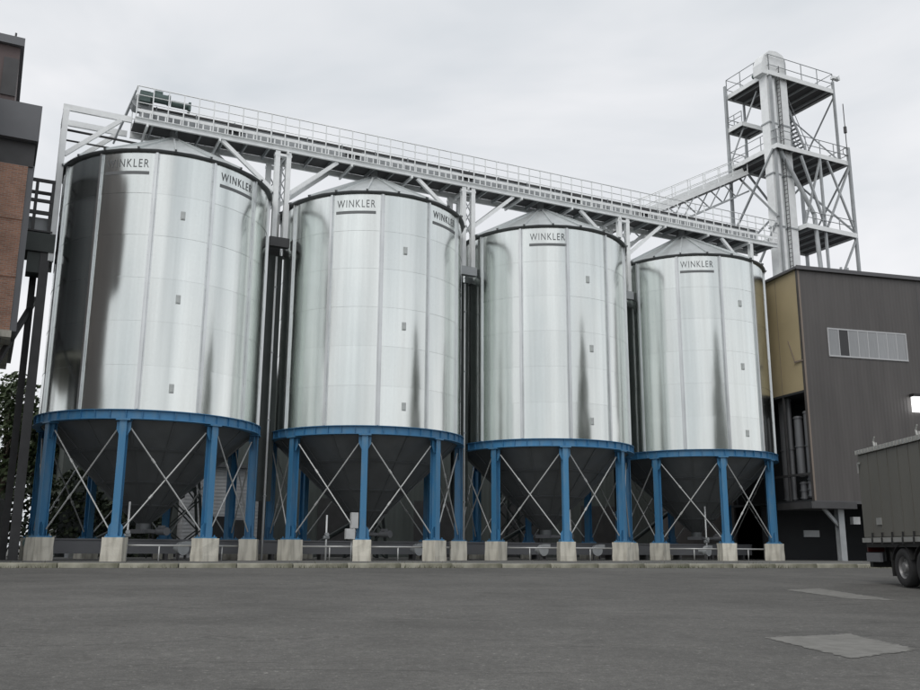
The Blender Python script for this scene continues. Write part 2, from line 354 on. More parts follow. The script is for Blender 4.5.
def pier_mesh(seed):
    rnd = random.Random(seed); b = B(); h = .42; vs = []
    for z in (0.0, .36, .72, 1.10):
        ex = .008*(1.1-z)
        for sx, sy in ((-1, -1), (1, -1), (1, 1), (-1, 1)): vs.append((4.93+sx*(h+ex)+rnd.uniform(-.02, .02), sy*(h+ex)+rnd.uniform(-.02, .02), z))
    fs = [(0, 3, 2, 1), (12, 13, 14, 15)]
    for k in range(3):
        for i in range(4): fs.append((k*4+i, k*4+(i+1) % 4, k*4+4+(i+1) % 4, k*4+4+i))
    return b.add(vs, fs).mesh('concrete_pier', MT['concrete'])
PIER = [pier_mesh(i) for i in range(3)]
def rod_mesh(up):
    a, c = R(0), R(45); r = 4.98
    p = Vector((r*math.cos(a), r*math.sin(a), 0)); q = Vector((r*math.cos(c), r*math.sin(c), 0)); d = (q-p).normalized()
    p += d*.30; q -= d*.30; off = Vector((math.cos(R(22.5)), math.sin(R(22.5)), 0))*(.03 if up else -.03)
    z0, z1 = (5.70, 1.45) if up else (1.45, 5.70)
    b = B(); P = p+off+Vector((0, 0, z0)); Q = q+off+Vector((0, 0, z1)); b.tube(P, Q, .034, 8)
    m = (P+Q)/2; e = (Q-P).normalized()
    b.tube(P.lerp(Q, .30), P.lerp(Q, .34), .055, 8)
    return b.mesh('brace_rod', MT['rod'], 40)
RODS = [rod_mesh(True), rod_mesh(False)]
def ring_mesh():
    b = B(); b.lathe([(4.86, 5.90), (5.20, 5.90), (5.20, 5.93), (5.09, 5.935), (5.09, 6.285), (5.20, 6.29), (5.20, 6.318), (4.86, 6.318)], 120, True)
    for k in range(48):
        a = R(k*7.5+3); c, sn = math.cos(a), math.sin(a)
        p = Vector((5.085*c, 5.085*sn, 6.11)); q = Vector((5.175*c, 5.175*sn, 6.11)); b.bar(p, q, .015, .34)
    return b.mesh('ring_beam', MT['blue'], 30)
RING = ring_mesh()
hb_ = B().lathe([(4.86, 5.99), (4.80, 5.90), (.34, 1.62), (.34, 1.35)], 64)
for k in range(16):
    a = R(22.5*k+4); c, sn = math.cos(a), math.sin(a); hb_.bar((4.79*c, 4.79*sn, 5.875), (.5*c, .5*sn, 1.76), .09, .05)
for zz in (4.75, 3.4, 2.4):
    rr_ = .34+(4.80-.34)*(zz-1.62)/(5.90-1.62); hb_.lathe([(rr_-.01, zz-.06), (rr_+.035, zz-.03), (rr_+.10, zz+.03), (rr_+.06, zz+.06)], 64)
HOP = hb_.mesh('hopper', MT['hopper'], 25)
def eave_mesh():
    b = B(); b.lathe([(5.0, 18.145), (5.13, 18.145), (5.18, 18.21), (5.18, 18.235), (5.0, 18.235)], 120, True)
    for k in range(20):
        a = R(-132.1+18*k); c, sn = math.cos(a), math.sin(a)
        b.bar((5.12*c, 5.12*sn, 18.29), (5.25*c, 5.25*sn, 18.24), .09, .11)
    return b.mesh('eave_ring', MT['dark_edge'], 30)
EAVE = eave_mesh()
CAP = B().lathe([(.02, 21.08), (.40, 21.04), (.52, 20.94), (.52, 20.84)], 24).mesh('roof_cap', MT['zinc_dull'], 30)
GATE = B()
GATE.box(-.45, .45, -.42, .42, 1.16, 1.35); GATE.box(.45, 1.1, -.2, .2, 1.18, 1.32)
GATEM = GATE.mesh('slide_gate', MT['bgrey'])
GM = B(); GM.tube((1.1, 0, 1.25), (1.62, 0, 1.25), .17, 14); GM.tube((1.62, 0, 1.25), (1.72, 0, 1.25), .19, 14); GM.box(1.2, 1.45, -.12, .12, 1.4, 1.52)
GMM = GM.mesh('gate_motor', MT['bgrey'], 40)
PLATE = B(); PLATE.box(RW+.0, RW+.05, -.10, .10, -.20, .20); PLATE.box(RW+.05, RW+.07, -.075, .075, -.16, .16)
PLATEM = PLATE.mesh('inspection_plate', mat('plate_zinc', (.52, .55, .54), .5, .3, var=.1, vscale=4))
# lettering, bent round the shell
def lettering_mesh():
    cu = bpy.data.curves.new('lettering', 'FONT'); cu.body = 'WINKLER'; cu.size = 1; cu.space_character = 1.22; cu.align_x = 'CENTER'; cu.extrude = 0
    to = bpy.data.objects.new('lettering_tmp', cu); COL.objects.link(to)
    dg = bpy.context.evaluated_depsgraph_get(); me = bpy.data.meshes.new_from_object(to.evaluated_get(dg))
    bpy.data.objects.remove(to); bpy.data.curves.remove(cu)
    xs = [v.co.x for v in me.vertices]; ys = [v.co.y for v in me.vertices]
    x0, x1, y0, y1 = min(xs), max(xs), min(ys), max(ys); wd, ht = 1.98, .40
    for v in me.vertices:
        x = (v.co.x-(x0+x1)/2)/(x1-x0)*wd; z = (v.co.y-y0)/(y1-y0)*ht; a = x/RW
        v.co = ((RW+.018)*math.cos(a), (RW+.018)*math.sin(a), z)
    me.materials.clear(); me.materials.append(MT['letters']); me.update(); return me
LET = lettering_mesh()
def bar_mesh():
    b = B(); n = 10; vs = []
    for k in range(n+1):
        a = (-1.03+2.06*k/n)/RW
        for r, z in ((RW+.014, 0), (RW+.022, 0), (RW+.022, .15), (RW+.014, .15)): vs.append((r*math.cos(a), r*math.sin(a), z))
    fs = [(k*4+i, (k+1)*4+i, (k+1)*4+(i+1) % 4, k*4+(i+1) % 4) for k in range(n) for i in range(4)] + [(0, 1, 2, 3), (n*4+3, n*4+2, n*4+1, n*4)]
    return b.add(vs, fs).mesh('lettering_bar', MT['letters'])
LBAR = bar_mesh()

labels = ['largest and leftmost galvanised grain silo on blue legs, beside the brick building',
          'second galvanised grain silo from the brick building, on blue legs',
          'third galvanised grain silo from the brick building, on blue legs',
          'smallest and rightmost galvanised grain silo on blue legs, beside the dark grey hall']
for i in range(4):
    s = thing('grain_silo', labels[i], 'silo', W(STEP*i, 0), AL, 'grain silos in a row')
    for k in range(12):
        for j in range(NC):
            o = inst('wall_sheet', SHEET, s, (random.uniform(-.003, .003), random.uniform(-.003, .003), ZR+j*HC), R(-120+30*k+random.uniform(-.1, .1)))
            o.rotation_euler = (random.gauss(0, .0007), random.gauss(0, .0007), o.rotation_euler.z)
        inst('stiffener', RIB, s, rz=R(-135+30*k))
    for j in range(1, NC): inst('seam_band', SEAMBAND, s, (0, 0, ZR+j*HC-.03))
    inst('eave_ring', EAVE, s, (0, 0, .27))
    rf = inst('roof', CAP, s, (0, 0, .27)); rf.data = CAP
    for k in range(20): inst('roof_panel', RPAN, rf, rz=R(-132.1-9+18*k))
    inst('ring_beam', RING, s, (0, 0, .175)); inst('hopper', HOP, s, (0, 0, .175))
    gt = inst('slide_gate', GATEM, s, (0, 0, .175), R(-60)); inst('gate_motor', GMM, gt)
    for k in range(8):
        az = R((-110.5, -111.5, -109, -111)[i]+45*k)
        inst('column', COLM, s, rz=az); inst('concrete_pier', PIER[(k+i) % 3], s, rz=az+ (0 if k % 2 else math.pi*0))
        for q in (0, 1): inst('brace_rod', RODS[q], s, rz=az)
    for az in ((-120.3, -59.3, 60, 120), (-120.6, -60.1, 60, 120), (-117.5, 60, 120), (-121.2, 60, 120))[i]:
        lt = inst('lettering', LET, s, (0, 0, 17.66), R(az)); lt['label'] = 'grey capital lettering across the top wall sheet'
        inst('lettering_bar', LBAR, s, (0, 0, 17.32), R(az))
    for z in (15.5, 11.55, 7.5): inst('inspection_plate', PLATEM, s, (0, 0, z), R(-90+random.uniform(-1, 1)))

# ---------------------------------------------------------------- roof-top gallery
g0, g1 = -2.05, 41.0
gal = thing('conveyor_gallery', 'long galvanised walkway gallery with railings running over the silo roofs', 'gallery', W(0, 0, .12), AL)
def chan(b, x0, x1, y, z0, z1, sg):          # channel beam, flanges turned to sg
    b.box(x0, x1, y-.012, y+.012, z0, z1); ya, yb = sorted((y+sg*.0125, y+sg*.12)); b.box(x0, x1, ya, yb, z0, z0+.03); b.box(x0, x1, ya, yb, z1-.03, z1)
for y, sg in ((-.95, -1), (.95, 1)):
    b = B(); chan(b, g0, g1, y, 21.32, 21.64, sg); b.obj('main_beam', MT['zinc'], gal)
    b = B(); b.box(g0, g1, y-.06, y-.02, 21.93, 22.10)
    x = g0+.3
    while x < g1: b.box(x, x+.07, y-.05, y-.03, 21.642, 21.928); x += .375
    b.obj('toe_board', MT['zinc'], gal)
b = B(); b.box(g0+.02, g1-.02, -.93, .93, 21.646, 21.69); b.obj('deck', MT['steel_dark'], gal)
JO = B().box(-.05, .05, -1.12, 1.0, 21.16, 21.315).mesh('cross_joist', MT['zinc'])
x = g0+.6
while x < g1: inst('cross_joist', JO, gal, (x, 0, 0)); x += 3.61
JS = B().box(-.04, .04, -.92, .92, 21.42, 21.64).mesh('deck_joist', MT['zinc_dull'])
x = g0+.9
while x < g1: inst('deck_joist', JS, gal, (x, 0, 0)); x += 1.2
RP = B().box(-.027, .027, -.022, .022, 21.60, 23.28).mesh('rail_post', MT['zinc'])
for y in (-1.04, 1.04):
    x = g0+.03
    while x < g1: inst('rail_post', RP, gal, (x, y, 0)); x += .76
    for z, r in ((23.30, .032), (22.83, .024), (22.42, .024)):
        inst('handrail', B().tube((g0, y, z), (g1, y, z), r, 8).mesh('handrail', MT['zinc'], True), gal)
for z in (23.3, 22.83): B().tube((g0, -1.04, z), (g0, 1.04, z), .03, 8).obj('end_rail', MT['zinc'], gal, True)
b = B(); b.bar((g0-.03, -.7, 23.2), (g0-.75, .7, 20.9), .07, .07); b.bar((g0-.03, .3, 23.2), (g0-.75, 1.2, 20.9), .07, .07); b.obj('end_stay', MT['zinc_dull'], gal)

cv = thing('chain_conveyor', 'grey enclosed chain conveyor lying along the gallery deck', 'conveyor', W(0, 0, .12), AL)
b = B(); b.box(-1.2, 39.8, -.34, .34, 21.95, 22.52); b.obj('trough', MT['zinc_dull'], cv)
b = B(); b.box(-1.2, 39.8, -.40, .40, 22.522, 22.60); b.obj('cover', MT['steel_dark'], cv)
FL = B().box(-.03, .03, -.42, .42, 21.90, 22.66).mesh('flange', MT['zinc_dull']); LG = B().box(-.05, .05, -.38, .38, 21.69, 21.9).mesh('trough_foot', MT['zinc_dull'])
x = -1.0
while x < 39.8:
    inst('flange', FL, cv, (x, 0, 0)); inst('trough_foot', LG, cv, (x+.5, 0, 0)); x += 2.0
for x in (2.6, 9.2, 16.4, 24.0, 29.5):
    B().box(x, x+.9, -.62, -.43, 22.1, 22.48).obj('slide_box', MT['steel_dark'], cv)
b = B(); b.box(-1.75, -1.21, -.45, .45, 21.72, 22.95); b.tube((-1.9, -.46, 22.75), (-1.9, .3, 22.75), .34, 16); b.obj('drive_head', MT['zinc_dull'], cv)
b = B(); b.tube((-1.75, -.72, 22.98), (-.55, -.72, 22.98), .25, 14); b.box(-1.9, -1.4, -.95, -.5, 22.6, 23.15); b.tube((-.55, -.72, 22.98), (-.42, -.72, 22.98), .28, 14); b.box(-1.2, -.8, -.84, -.6, 23.2, 23.34)
b.obj('drive_motor', MT['motor'], cv, 40)
b = B(); b.tube((-.35, -.72, 22.85), (.5, -.72, 22.85), .17, 12); b.box(.5, .62, -.9, -.5, 22.6, 23.05); b.obj('gear_unit', MT['motor'], cv, 40)
for i in range(4):
    B().tube((STEP*i, 0, 21.18), (STEP*i, 0, 21.95), .2, 14).obj('inlet_spout', MT['zinc_dull'], cv, 40)

# supports between the silos
def support(name, label, cs, posts, dl, dr, bracket=True, bm_='steel_dark'):
    s = thing(name, label, 'support frame', W(cs, 0, .12), AL, 'gallery support frames')
    for y in (-.9, .9):
        for x in posts:
            b = B(); zb = 16.46 if bracket else 13.6
            b.box(x-.13, x+.13, y-.135, y-.115, zb, 21.3); b.box(x-.13, x+.13, y+.115, y+.135, zb, 21.3); b.box(x-.012, x+.012, y-.115, y+.115, zb, 21.3)
            b.obj('post', MT['zinc'], s)
        if len(posts) == 2:
            B().box(posts[0]-.16, posts[1]+.16, y-.14, y+.14, 21.02, 21.155).obj('cap_beam', MT['zinc'], s)
            for za, zb in ((19.9, 20.5), (19.2, 19.85), (18.5, 19.15)):
                b = B(); b.bar((posts[0]+.13, y-.03, za), (posts[1]-.13, y-.03, zb), .03, .06); b.bar((posts[0]+.13, y+.03, zb), (posts[1]-.13, y+.03, za), .03, .06); b.obj('lattice_bar', MT['zinc_dull'], s)
        if bracket:
            B().box(-.52, .52, y-.2, y+.16, 15.95, 16.45).obj('bracket', MT[bm_], s)
        if dl: B().bar((posts[0]-.10, y, 19.0), (posts[0]-dl, y, 21.3), .17, .2).obj('diagonal_brace', MT['zinc'], s)
        if dr: B().bar((posts[-1]+.10, y, 19.0), (posts[-1]+dr, y, 21.3), .17, .2).obj('diagonal_brace', MT['zinc'], s)
    return s
names = ['first', 'second', 'third']
gl = ['white steel gallery support between the leftmost silo and its neighbour', 'white steel gallery support between the two middle silos', 'white steel gallery support between the two rightmost silos']
for k in range(3):
    support('gallery_support', gl[k], STEP*(k+.5), (-.30, .30), 2.95, 2.75, True, ('steel_dark', 'zinc_dull', 'zinc_dull')[k])
s0 = support('gallery_support', 'white cantilever gallery support at the far left end, beside the brick building', -5.2, (0,), None, 2.5, False)
for y in (-.9, .9):
    b = B(); chan(b, -.15, 3.0, y, 21.32, 21.62, 1); b.obj('end_beam', MT['zinc'], s0)
b = B(); b.tube((.1, .2, 20.75), (4.6, .2, 20.7), .05, 8); b.tube((.1, .4, 20.3), (4.6, .4, 20.3), .05, 8); b.tube((.1, -.35, 20.55), (4.3, -.35, 20.5), .04, 8); b.obj('cable_pipe', MT['steel_dark'], s0, True)
B().box(-.14, .14, -1.0, 1.0, 21.1, 21.31).obj('cap_beam', MT['zinc'], s0)
support('gallery_support', 'white gallery support right of the smallest silo, under the tower end', STEP*3+5.4, (-.2,), 2.6, None, False)

# drain pipes in the slots between silos
CLAMP = B().box(-.02, .12, -.07, .07, 0, .06).mesh('clamp', MT['zinc_dull'])
for k, lb in enumerate(('thin vertical pipe in the slot right of the largest silo', 'thin vertical pipe in the slot between the middle silos', 'thin vertical pipe in the slot left of the smallest silo')):
    s = thing('downpipe', lb, 'pipe', W(STEP*(k+.5), .45), AL, 'downpipes between silos')
    B().tube((.05, 0, .06), (.05, 0, 15.7), .055, 10).obj('pipe', MT['zinc'], s, True)
    for z in (3.2, 7, 10.5, 14): inst('clamp', CLAMP, s, (0, 0, z))
    B().box(-.42, .46, .35, .75, 3.0, 15.9).obj('dark_slot_filler', MT['steel_green'], s)  # dark box added to fill and darken the slot between the silos

# ---------------------------------------------------------------- elevator tower
tw = thing('elevator_tower', 'open galvanised steel lattice tower with railed platforms above the dark hall', 'tower', W(.65, 0), AL)
X0, X1, Y0, Y1 = 41.0, 48.2, -.95, 3.6          # y = behind
def leg(x, y, z0, z1, w_=.2): B().box(x-w_/2, x+w_/2, y-w_/2, y+w_/2, z0, z1).obj('leg', MT['zinc_dull'], tw)
leg(40.75, 3.6, 17.5, 36.1); leg(X1, -1.1, 17.5, 30.6); leg(X1, 3.6, 17.5, 30.6); leg(41.1, -.7, 17.5, 35, .16); leg(45.2, -1.0, 17.5, 29.2, .16)
leg(47.6, -.75, 29.4, 36.1, .16); leg(47.4, 3.5, 29.4, 36.1, .16); leg(42.6, 3.6, 29.4, 35, .14); leg(44.5, 2.2, 29.4, 35, .14)
def platform(x0, x1, y0, y1, z, sides, hz=1.15):
    b = B(); b.box(x0, x1, y0, y1, z-.05, z); o = b.obj('platform', MT['steel_dark'], tw)
    f = B()
    f.box(x0-.06, x0-.003, y0-.06, y1+.06, z-.22, z+.12); f.box(x1+.003, x1+.06, y0-.06, y1+.06, z-.22, z+.12)
    f.box(x0, x1, y0-.06, y0-.003, z-.22, z+.12); f.box(x0, x1, y1+.003, y1+.06, z-.22, z+.12)
    f.obj('edge_beam', MT['zinc'], o)
    j = B(); x = x0+.6
    while x < x1: j.box(x-.05, x+.05, y0, y1, z-.2, z-.052); x += 1.1
    j.obj('joist', MT['zinc_dull'], o)
    P = {'l': ((x0, y0), (x0, y1)), 'r': ((x1, y0), (x1, y1)), 'f': ((x0, y0), (x1, y0)), 'b': ((x0, y1), (x1, y1))}
    for sd in sides:
        (ax, ay), (bx, by) = P[sd]; L_ = math.hypot(bx-ax, by-ay); n_ = max(2, round(L_/1.5))
        for k in range(n_+1):
            xx = ax+(bx-ax)*k/n_; yy = ay+(by-ay)*k/n_
            B().box(xx-.025, xx+.025, yy-.025, yy+.025, z+.12, z+hz).obj('rail_post', MT['zinc_dull'], o)
        for zz in (z+hz, z+.62): B().tube((ax, ay, zz), (bx, by, zz), .03, 8).obj('handrail', MT['zinc_dull'], o, True)
platform(41.0, 47.6, -.75, 3.7, 35.3, 'lrfb', 1.45)
platform(41.0, 48.2, -1.0, 3.7, 29.4, 'lrfb', 1.25)
platform(43.2, 48.2, -1.15, 3.7, 23.6, 'f', 1.1)
platform(40.8, 43.0, 2.1, 3.7, 32.4, 'lb', 1.0)
def brace(p, q, w_=.13): B().bar(p, q, w_, w_).obj('brace', MT['zinc_dull'], tw)
brace((X1, -1.1, 29.1), (45.4, -1.05, 23.8)); brace((X1, -1.1, 23.8), (45.9, -1.05, 29.1)); brace((X1, 3.6, 29.1), (X1, -1.0, 23.9)); brace((X1, 3.6, 23.9), (X1, -1.0, 29.1), .1)
brace((45.2, -1.0, 29), (43.3, -.95, 23.8)); brace((43.3, -1.0, 29), (45.2, -1.02, 23.9), .16); brace((X1, -1.1, 23.3), (45.2, -1.05, 18)); brace((46.0, 3.5, 23.4), (47.2, 1.0, 17.6), .3)
brace((X1, 3.6, 29.2), (42.5, 3.6, 23.8)); brace((42.5, 3.6, 29.2), (X1, 3.6, 23.8)); brace((40.75, 3.6, 29.2), (40.9, -.7, 24.0)); brace((40.9, -.7, 29.2), (40.75, 3.6, 24.0))
brace((47.5, 3.5, 34.8), (47.6, -.7, 29.6), .09); brace((47.4, 3.5, 29.6), (47.6, -.7, 34.8), .09); brace((40.75, 3.5, 29.6), (41.6, 1.2, 34.8), .09); brace((40.9, 3.6, 18), (40.9, -.5, 23.6))
# stair from the middle to the top platform
stp = B()
for yy in (1.2, 2.0): stp.bar((47.0, yy, 29.45), (44.4, yy, 34.95), .06, .2)
for k in range(20):
    t = (k+.5)/20; xx = 47.0-2.6*t; zz = 29.45+5.5*t; stp.box(xx-.12, xx+.12, 1.23, 1.97, zz-.02, zz+.02)
stp.obj('stair', MT['zinc_dull'], tw)
st2 = B()
for yy in (1.2, 2.0): st2.tube((47.0, yy, 30.4), (44.4, yy, 35.9), .03, 6)
st2.obj('stair_rail', MT['zinc_dull'], tw)
b = B(); b.tube((48.1, -1.1, 30.6), (48.1, -1.1, 34.2), .035, 6); b.tube((48.1, -1.1, 31.8), (48.1, -1.1, 32.3), .12, 8)
b.obj('antenna', MT['steel_dark'], tw)
b = B(); b.box(47.55, 48.3, -.9, -.6, 36.35, 36.55); b.bar((47.6, -.75, 36.1), (47.9, -.75, 36.45), .05, .05); b.bar((47.9, -.95, 36.4), (48.35, -.75, 36.75), .1, .2); b.obj('floodlight', MT['zinc'], tw)
b = B()
for k in range(14):
    a0, a1 = 2*math.pi*k/14, 2*math.pi*(k+1)/14; b.tube((47.9+.28*math.cos(a0), -1.12, 30.2+.34*math.sin(a0)), (47.9+.28*math.cos(a1), -1.12, 30.2+.34*math.sin(a1)), .025, 5)
b.obj('cable_coil', MT['steel_dark'], tw)

be = thing('bucket_elevator', 'tall twin-shaft bucket elevator with rounded head in the tower corner', 'elevator', W(.22, 0), AL)
TM = B().box(-.40, .40, -.36, .36, 16.5, 35.2).mesh('shaft', MT['zinc'])
FM = B().box(-.46, .46, -.42, .42, -.05, .05).mesh('shaft_flange', MT['zinc_dull'])
for x in (41.75, 43.0):
    sh = inst('shaft', TM, be, (x, -.15, 0))
    for z in range(19, 36, 4): inst('shaft_flange', FM, sh, (0, 0, z+.4))
b = B()
pr = [(-1.3, 35.2), (-1.3, 36.0), (-1.0, 36.75), (-.45, 37.2), (.3, 37.3), (.9, 37.1), (1.15, 36.6), (1.15, 35.2)]
b.poly([(42.2+x, -.6, z) for x, z in pr], (0, .9, 0)); b.obj('elevator_head', MT['zinc'], be)
b = B(); b.tube((42.4, .3, 36.3), (42.4, 1.2, 36.3), .3, 14); b.tube((42.4, 1.2, 36.3), (42.4, 1.75, 36.3), .22, 12); b.obj('head_motor', MT['motor'], be, 40)
b = B()
for yy in (-.78, -.48):
    b.bar((42.38, yy, 19), (42.38, yy, 36.0), .04, .04)
z = 19.2
while z < 36: b.bar((42.38, -.78, z), (42.38, -.48, z), .03, .03); z += .32
b.obj('ladder', MT['steel_dark'], be)
b = B(); b.tube((42.15, -.62, 29.2), (44.6, -1.0, 24.6), .16, 10); b.tube((44.6, -1.0, 24.6), (44.9, -1.05, 18.2), .16, 10); b.obj('discharge_chute', MT['zinc_dull'], be, 40)

b = B(); b.box(40.9, 44.0, -.85, .55, 18.3, 18.6); b.bar((40.9, -.9, 18.9), (44.0, -.9, 19.3), .05, .08); b.obj('roof_flashing', MT['zinc'], be)

# inclined conveyor behind the gallery
br = thing('inclined_conveyor', 'inclined railed conveyor bridge climbing behind the gallery to the lattice tower', 'conveyor', W(.6, 0), AL)
PA, PB = Vector((29.5, 2.9, 22.4)), Vector((41.2, 2.9, 28.5))
for dy in (-.7, .7):
    o = Vector((0, dy, 0))
    B().bar(PA+o, PB+o, .1, .3).obj('beam', MT['zinc'], br)
    B().bar(PA+o+Vector((0, 0, -1.5)), PB+o+Vector((0, 0, -1.5)), .1, .12).obj('lower_chord', MT['zinc_dull'], br)
    for k in range(9):
        t0, t1 = k/9, (k+1)/9; dn = Vector((0, 0, -1.5))
        a, c = (PA.lerp(PB, t0), PA.lerp(PB, t1)+dn) if k % 2 else (PA.lerp(PB, t0)+dn, PA.lerp(PB, t1))
        B().bar(a+o, c+o, .07, .07).obj('truss_bar', MT['zinc_dull'], br)
    for k in range(9):
        p = PA.lerp(PB, k/8); B().bar(p+o, p+o+Vector((0, 0, 1.35)), .05, .05).obj('rail_post', MT['zinc'], br)
    for h in (1.35, .75): B().tube(PA+o+Vector((0, 0, h)), PB+o+Vector((0, 0, h)), .03, 6).obj('handrail', MT['zinc'], br, True)
B().bar(PA+Vector((0, 0, -.2)), PB+Vector((0, 0, -.2)), 1.4, .1).obj('deck', MT['steel_dark'], br)
B().bar(PA+Vector((0, 0, .28)), PB+Vector((0, 0, .28)), .6, .45).obj('trough', MT['zinc'], br)

# ---------------------------------------------------------------- dark hall on the right
HA = R(15.3); HP = Vector((21.39, 56.0, 0))
hall = thing('processing_hall', 'dark grey ribbed hall with a cream side wall behind the trailer', 'building', HP, HA)
# local: x along front wall, y into the building
HZ = 18.18
B().box(0, 34, 0, .25, 3.6, HZ).obj('front_wall', MT['cladding'], hall)
B().box(33.75, 34, .26, 24, 0, HZ-.02).obj('far_side_wall', MT['cladding'], hall)
B().box(0, 34, 23.75, 24, 0, HZ-.03).obj('rear_wall', MT['cladding'], hall)
cw = inst('side_wall', B().box(.03, .2, .26, 9.0, 10.45, HZ-.01).mesh('side_wall', MT['cream']), hall); cw['label'] = 'cream panelled side wall'
for k in range(1, 4): B().box(.015, .03, .26+k*2.2, .285+k*2.2, 10.45, HZ-.02).obj('panel_joint', MT['trim_brown'], cw)
B().box(.03, .2, 9.01, 23.7, 0, HZ-.02).obj('rear_side_wall', MT['cladding'], hall)
rfh = inst('roof', B().box(-.18, 34.2, -.16, 24.2, HZ+.002, HZ+.16).mesh('roof', MT['trim']), hall)
B().box(-.20, 34.2, -.20, -.161, HZ-.05, HZ+.20).obj('roof_edge', MT['trim'], rfh)
for x in (3.6, 4.1): B().tube((x, .4, HZ+.16), (x, .4, HZ+.55), .08, 8).obj('roof_vent', MT['zinc_dull'], rfh)
B().box(-.02, .10, -.03, -.002, 3.6, HZ-.06).obj('corner_trim', MT['trim_brown'], hall)
PJ = B().box(-.02, .02, -.012, -.002, 3.62, HZ-.06).mesh('panel_joint', MT['trim'])
for xx in (9.0, 12.0, 15.0, 18.0, 21.0, 24.0): inst('panel_joint', PJ, hall, (xx, 0, 0))
B().box(-.05, 34, -.09, -.002, 3.50, 3.66).obj('drip_flashing', MT['trim'], hall)
# recess under the cream wall, with pipes
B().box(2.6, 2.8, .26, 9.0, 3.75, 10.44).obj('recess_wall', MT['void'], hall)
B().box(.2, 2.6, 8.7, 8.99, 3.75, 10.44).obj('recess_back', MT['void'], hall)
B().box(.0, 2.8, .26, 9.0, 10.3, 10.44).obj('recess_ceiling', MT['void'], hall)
for (x, y, r, z0, z1) in ((.45, .75, .22, 4.9, 9.2), (.5, 1.75, .26, 5.2, 9.0), (.6, 2.8, .16, 3.8, 10.3), (.42, .85, .16, 3.9, 4.9), (.5, 1.65, .2, 3.8, 4.9), (.9, 3.9, .24, 3.8, 10.3)):
    b = B(); b.tube((x, y, z0), (x, y, z1), r, 14); 
    for zz in (z0+.1, (z0+z1)/2, z1-.1): b.tube((x, y, zz-.04), (x, y, zz+.04), r+.05, 14)
    b.obj('duct', MT['bgrey'], hall, 40)
b = B(); b.bar((.08, .3, 5.3), (.08, 6, 5.3), .1, .14); b.bar((.08, 2.5, 3.7), (.08, 2.5, 10.3), .12, .12)
b.obj('recess_frame', MT['steel_dark'], hall)
# small stay on the cream wall
b = B(); b.bar((-.06, .9, 12.3), (.0, .1, 12.3), .07, .09); b.bar((-.06, .85, 12.3), (.0, 1.5, 13.8), .04, .04); b.obj('wall_stay', MT['trim_brown'], cw)
# ribbon window
wz0, wz1, wx0, wx1 = 12.72, 14.38, 1.92, 7.68
fr = B(); fr.box(wx0-.08, wx1+.08, -.05, -.002, wz1, wz1+.09); fr.box(wx0-.08, wx1+.08, -.06, -.002, wz0-.1, wz0); fr.box(wx0-.08, wx0, -.05, -.002, wz0, wz1); fr.box(wx1, wx1+.08, -.05, -.002, wz0, wz1)
win = fr.obj('ribbon_window', MT['pane_frame'], hall)
pw = (wx1-wx0)/8
PN = B().box(.03, pw-.03, -.035, -.004, wz0+.01, wz1-.01); PNM = PN.mesh('pane', MT['pane']); PND = PN.mesh('pane', MT['pane_dark'])
for k in range(8): inst('pane', PND if k == 1 else PNM, win, (wx0+k*pw, 0, 0), 0)
ML = B().box(-.028, .028, -.05, -.003, wz0+.001, wz1-.001).mesh('mullion', MT['pane_frame'])
for k in range(1, 8): inst('mullion', ML, win, (wx0+k*pw, 0, 0))
# loading bay below
B().box(-.6, 2.55, -.5, 3.0, 3.18, 3.58).obj('canopy', MT['steel_dark'], hall)
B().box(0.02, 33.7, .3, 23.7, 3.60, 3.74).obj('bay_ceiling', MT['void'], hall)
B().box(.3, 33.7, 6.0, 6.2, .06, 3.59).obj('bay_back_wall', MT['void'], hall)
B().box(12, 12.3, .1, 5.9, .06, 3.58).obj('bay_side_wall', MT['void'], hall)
b = B(); b.box(.8, 1.9, 2.4, 2.5, 1.55, 1.95); b.obj('bay_sign', MT['zinc_dull'], hall)
b = B(); b.box(1.65, 2.05, .1, .14, .1, 3.59); b.box(1.65, 2.05, .46, .5, .1, 3.59); b.box(1.83, 1.87, .14, .46, .1, 3.59); b.obj('column', MT['zinc_dull'], hall)
b = B(); b.bar((.6, .3, 3.4), (1.75, .3, 2.2), .14, .2); b.obj('knee_brace', MT['zinc_dull'], hall)
b = B(); b.box(2.9, 3.4, .4, .7, 2.3, 2.75); b.obj('switch_box', MT['white'], hall)
lm = thing('wall_lamp', 'bright white floodlight on the dark hall wall at the right edge', 'lamp', HP+Vector((math.cos(HA)*7.66, math.sin(HA)*7.66, 9.25)), HA)
B().box(-.1, .75, -.4, -.004, 1.06, 1.25).obj('lamp_housing', MT['chassis'], lm)
B().box(-.02, .72, -.34, -.05, .1, 1.055).obj('lens', MT['lamp'], lm)

# ---------------------------------------------------------------- brick building on the left
LA = R(27); LP = Vector((-19.12, 38.0, 0))
bb = thing('brick_building', 'tall brick building with dark upper storeys at the left edge', 'building', LP, LA)
B().box(-12, 0, 0, 8, 9.65, 17.1).obj('brick_wall', MT['brick'], bb)
B().box(-12.1, .08, -.1, 8.05, 9.35, 9.64).obj('ledge', MT['concrete'], bb)
B().box(.005, .26, .1, 8.0, 9.66, 17.2).obj('corner_pier', MT['bgrey'], bb)
B().box(-12, .2, .02, 7.9, 17.11, 18.2).obj('lintel', MT['steel_dark'], bb)
B().box(-12, .30, -.35, 8.2, 18.21, 19.9).obj('projecting_storey', MT['bgrey'], bb)
B().box(-12, -.85, .1, 7.5, 20.01, 22.7).obj('upper_storey', MT['bdark'], bb)
B().box(-1.45, -.84, .05, .095, 20.3, 22.1).obj('downpipe', MT['steel_dark'], bb)
rfb = inst('roof', B().box(-12.1, -.7, -.12, 7.7, 22.71, 23.1).mesh('roof', MT['bgrey']), bb)
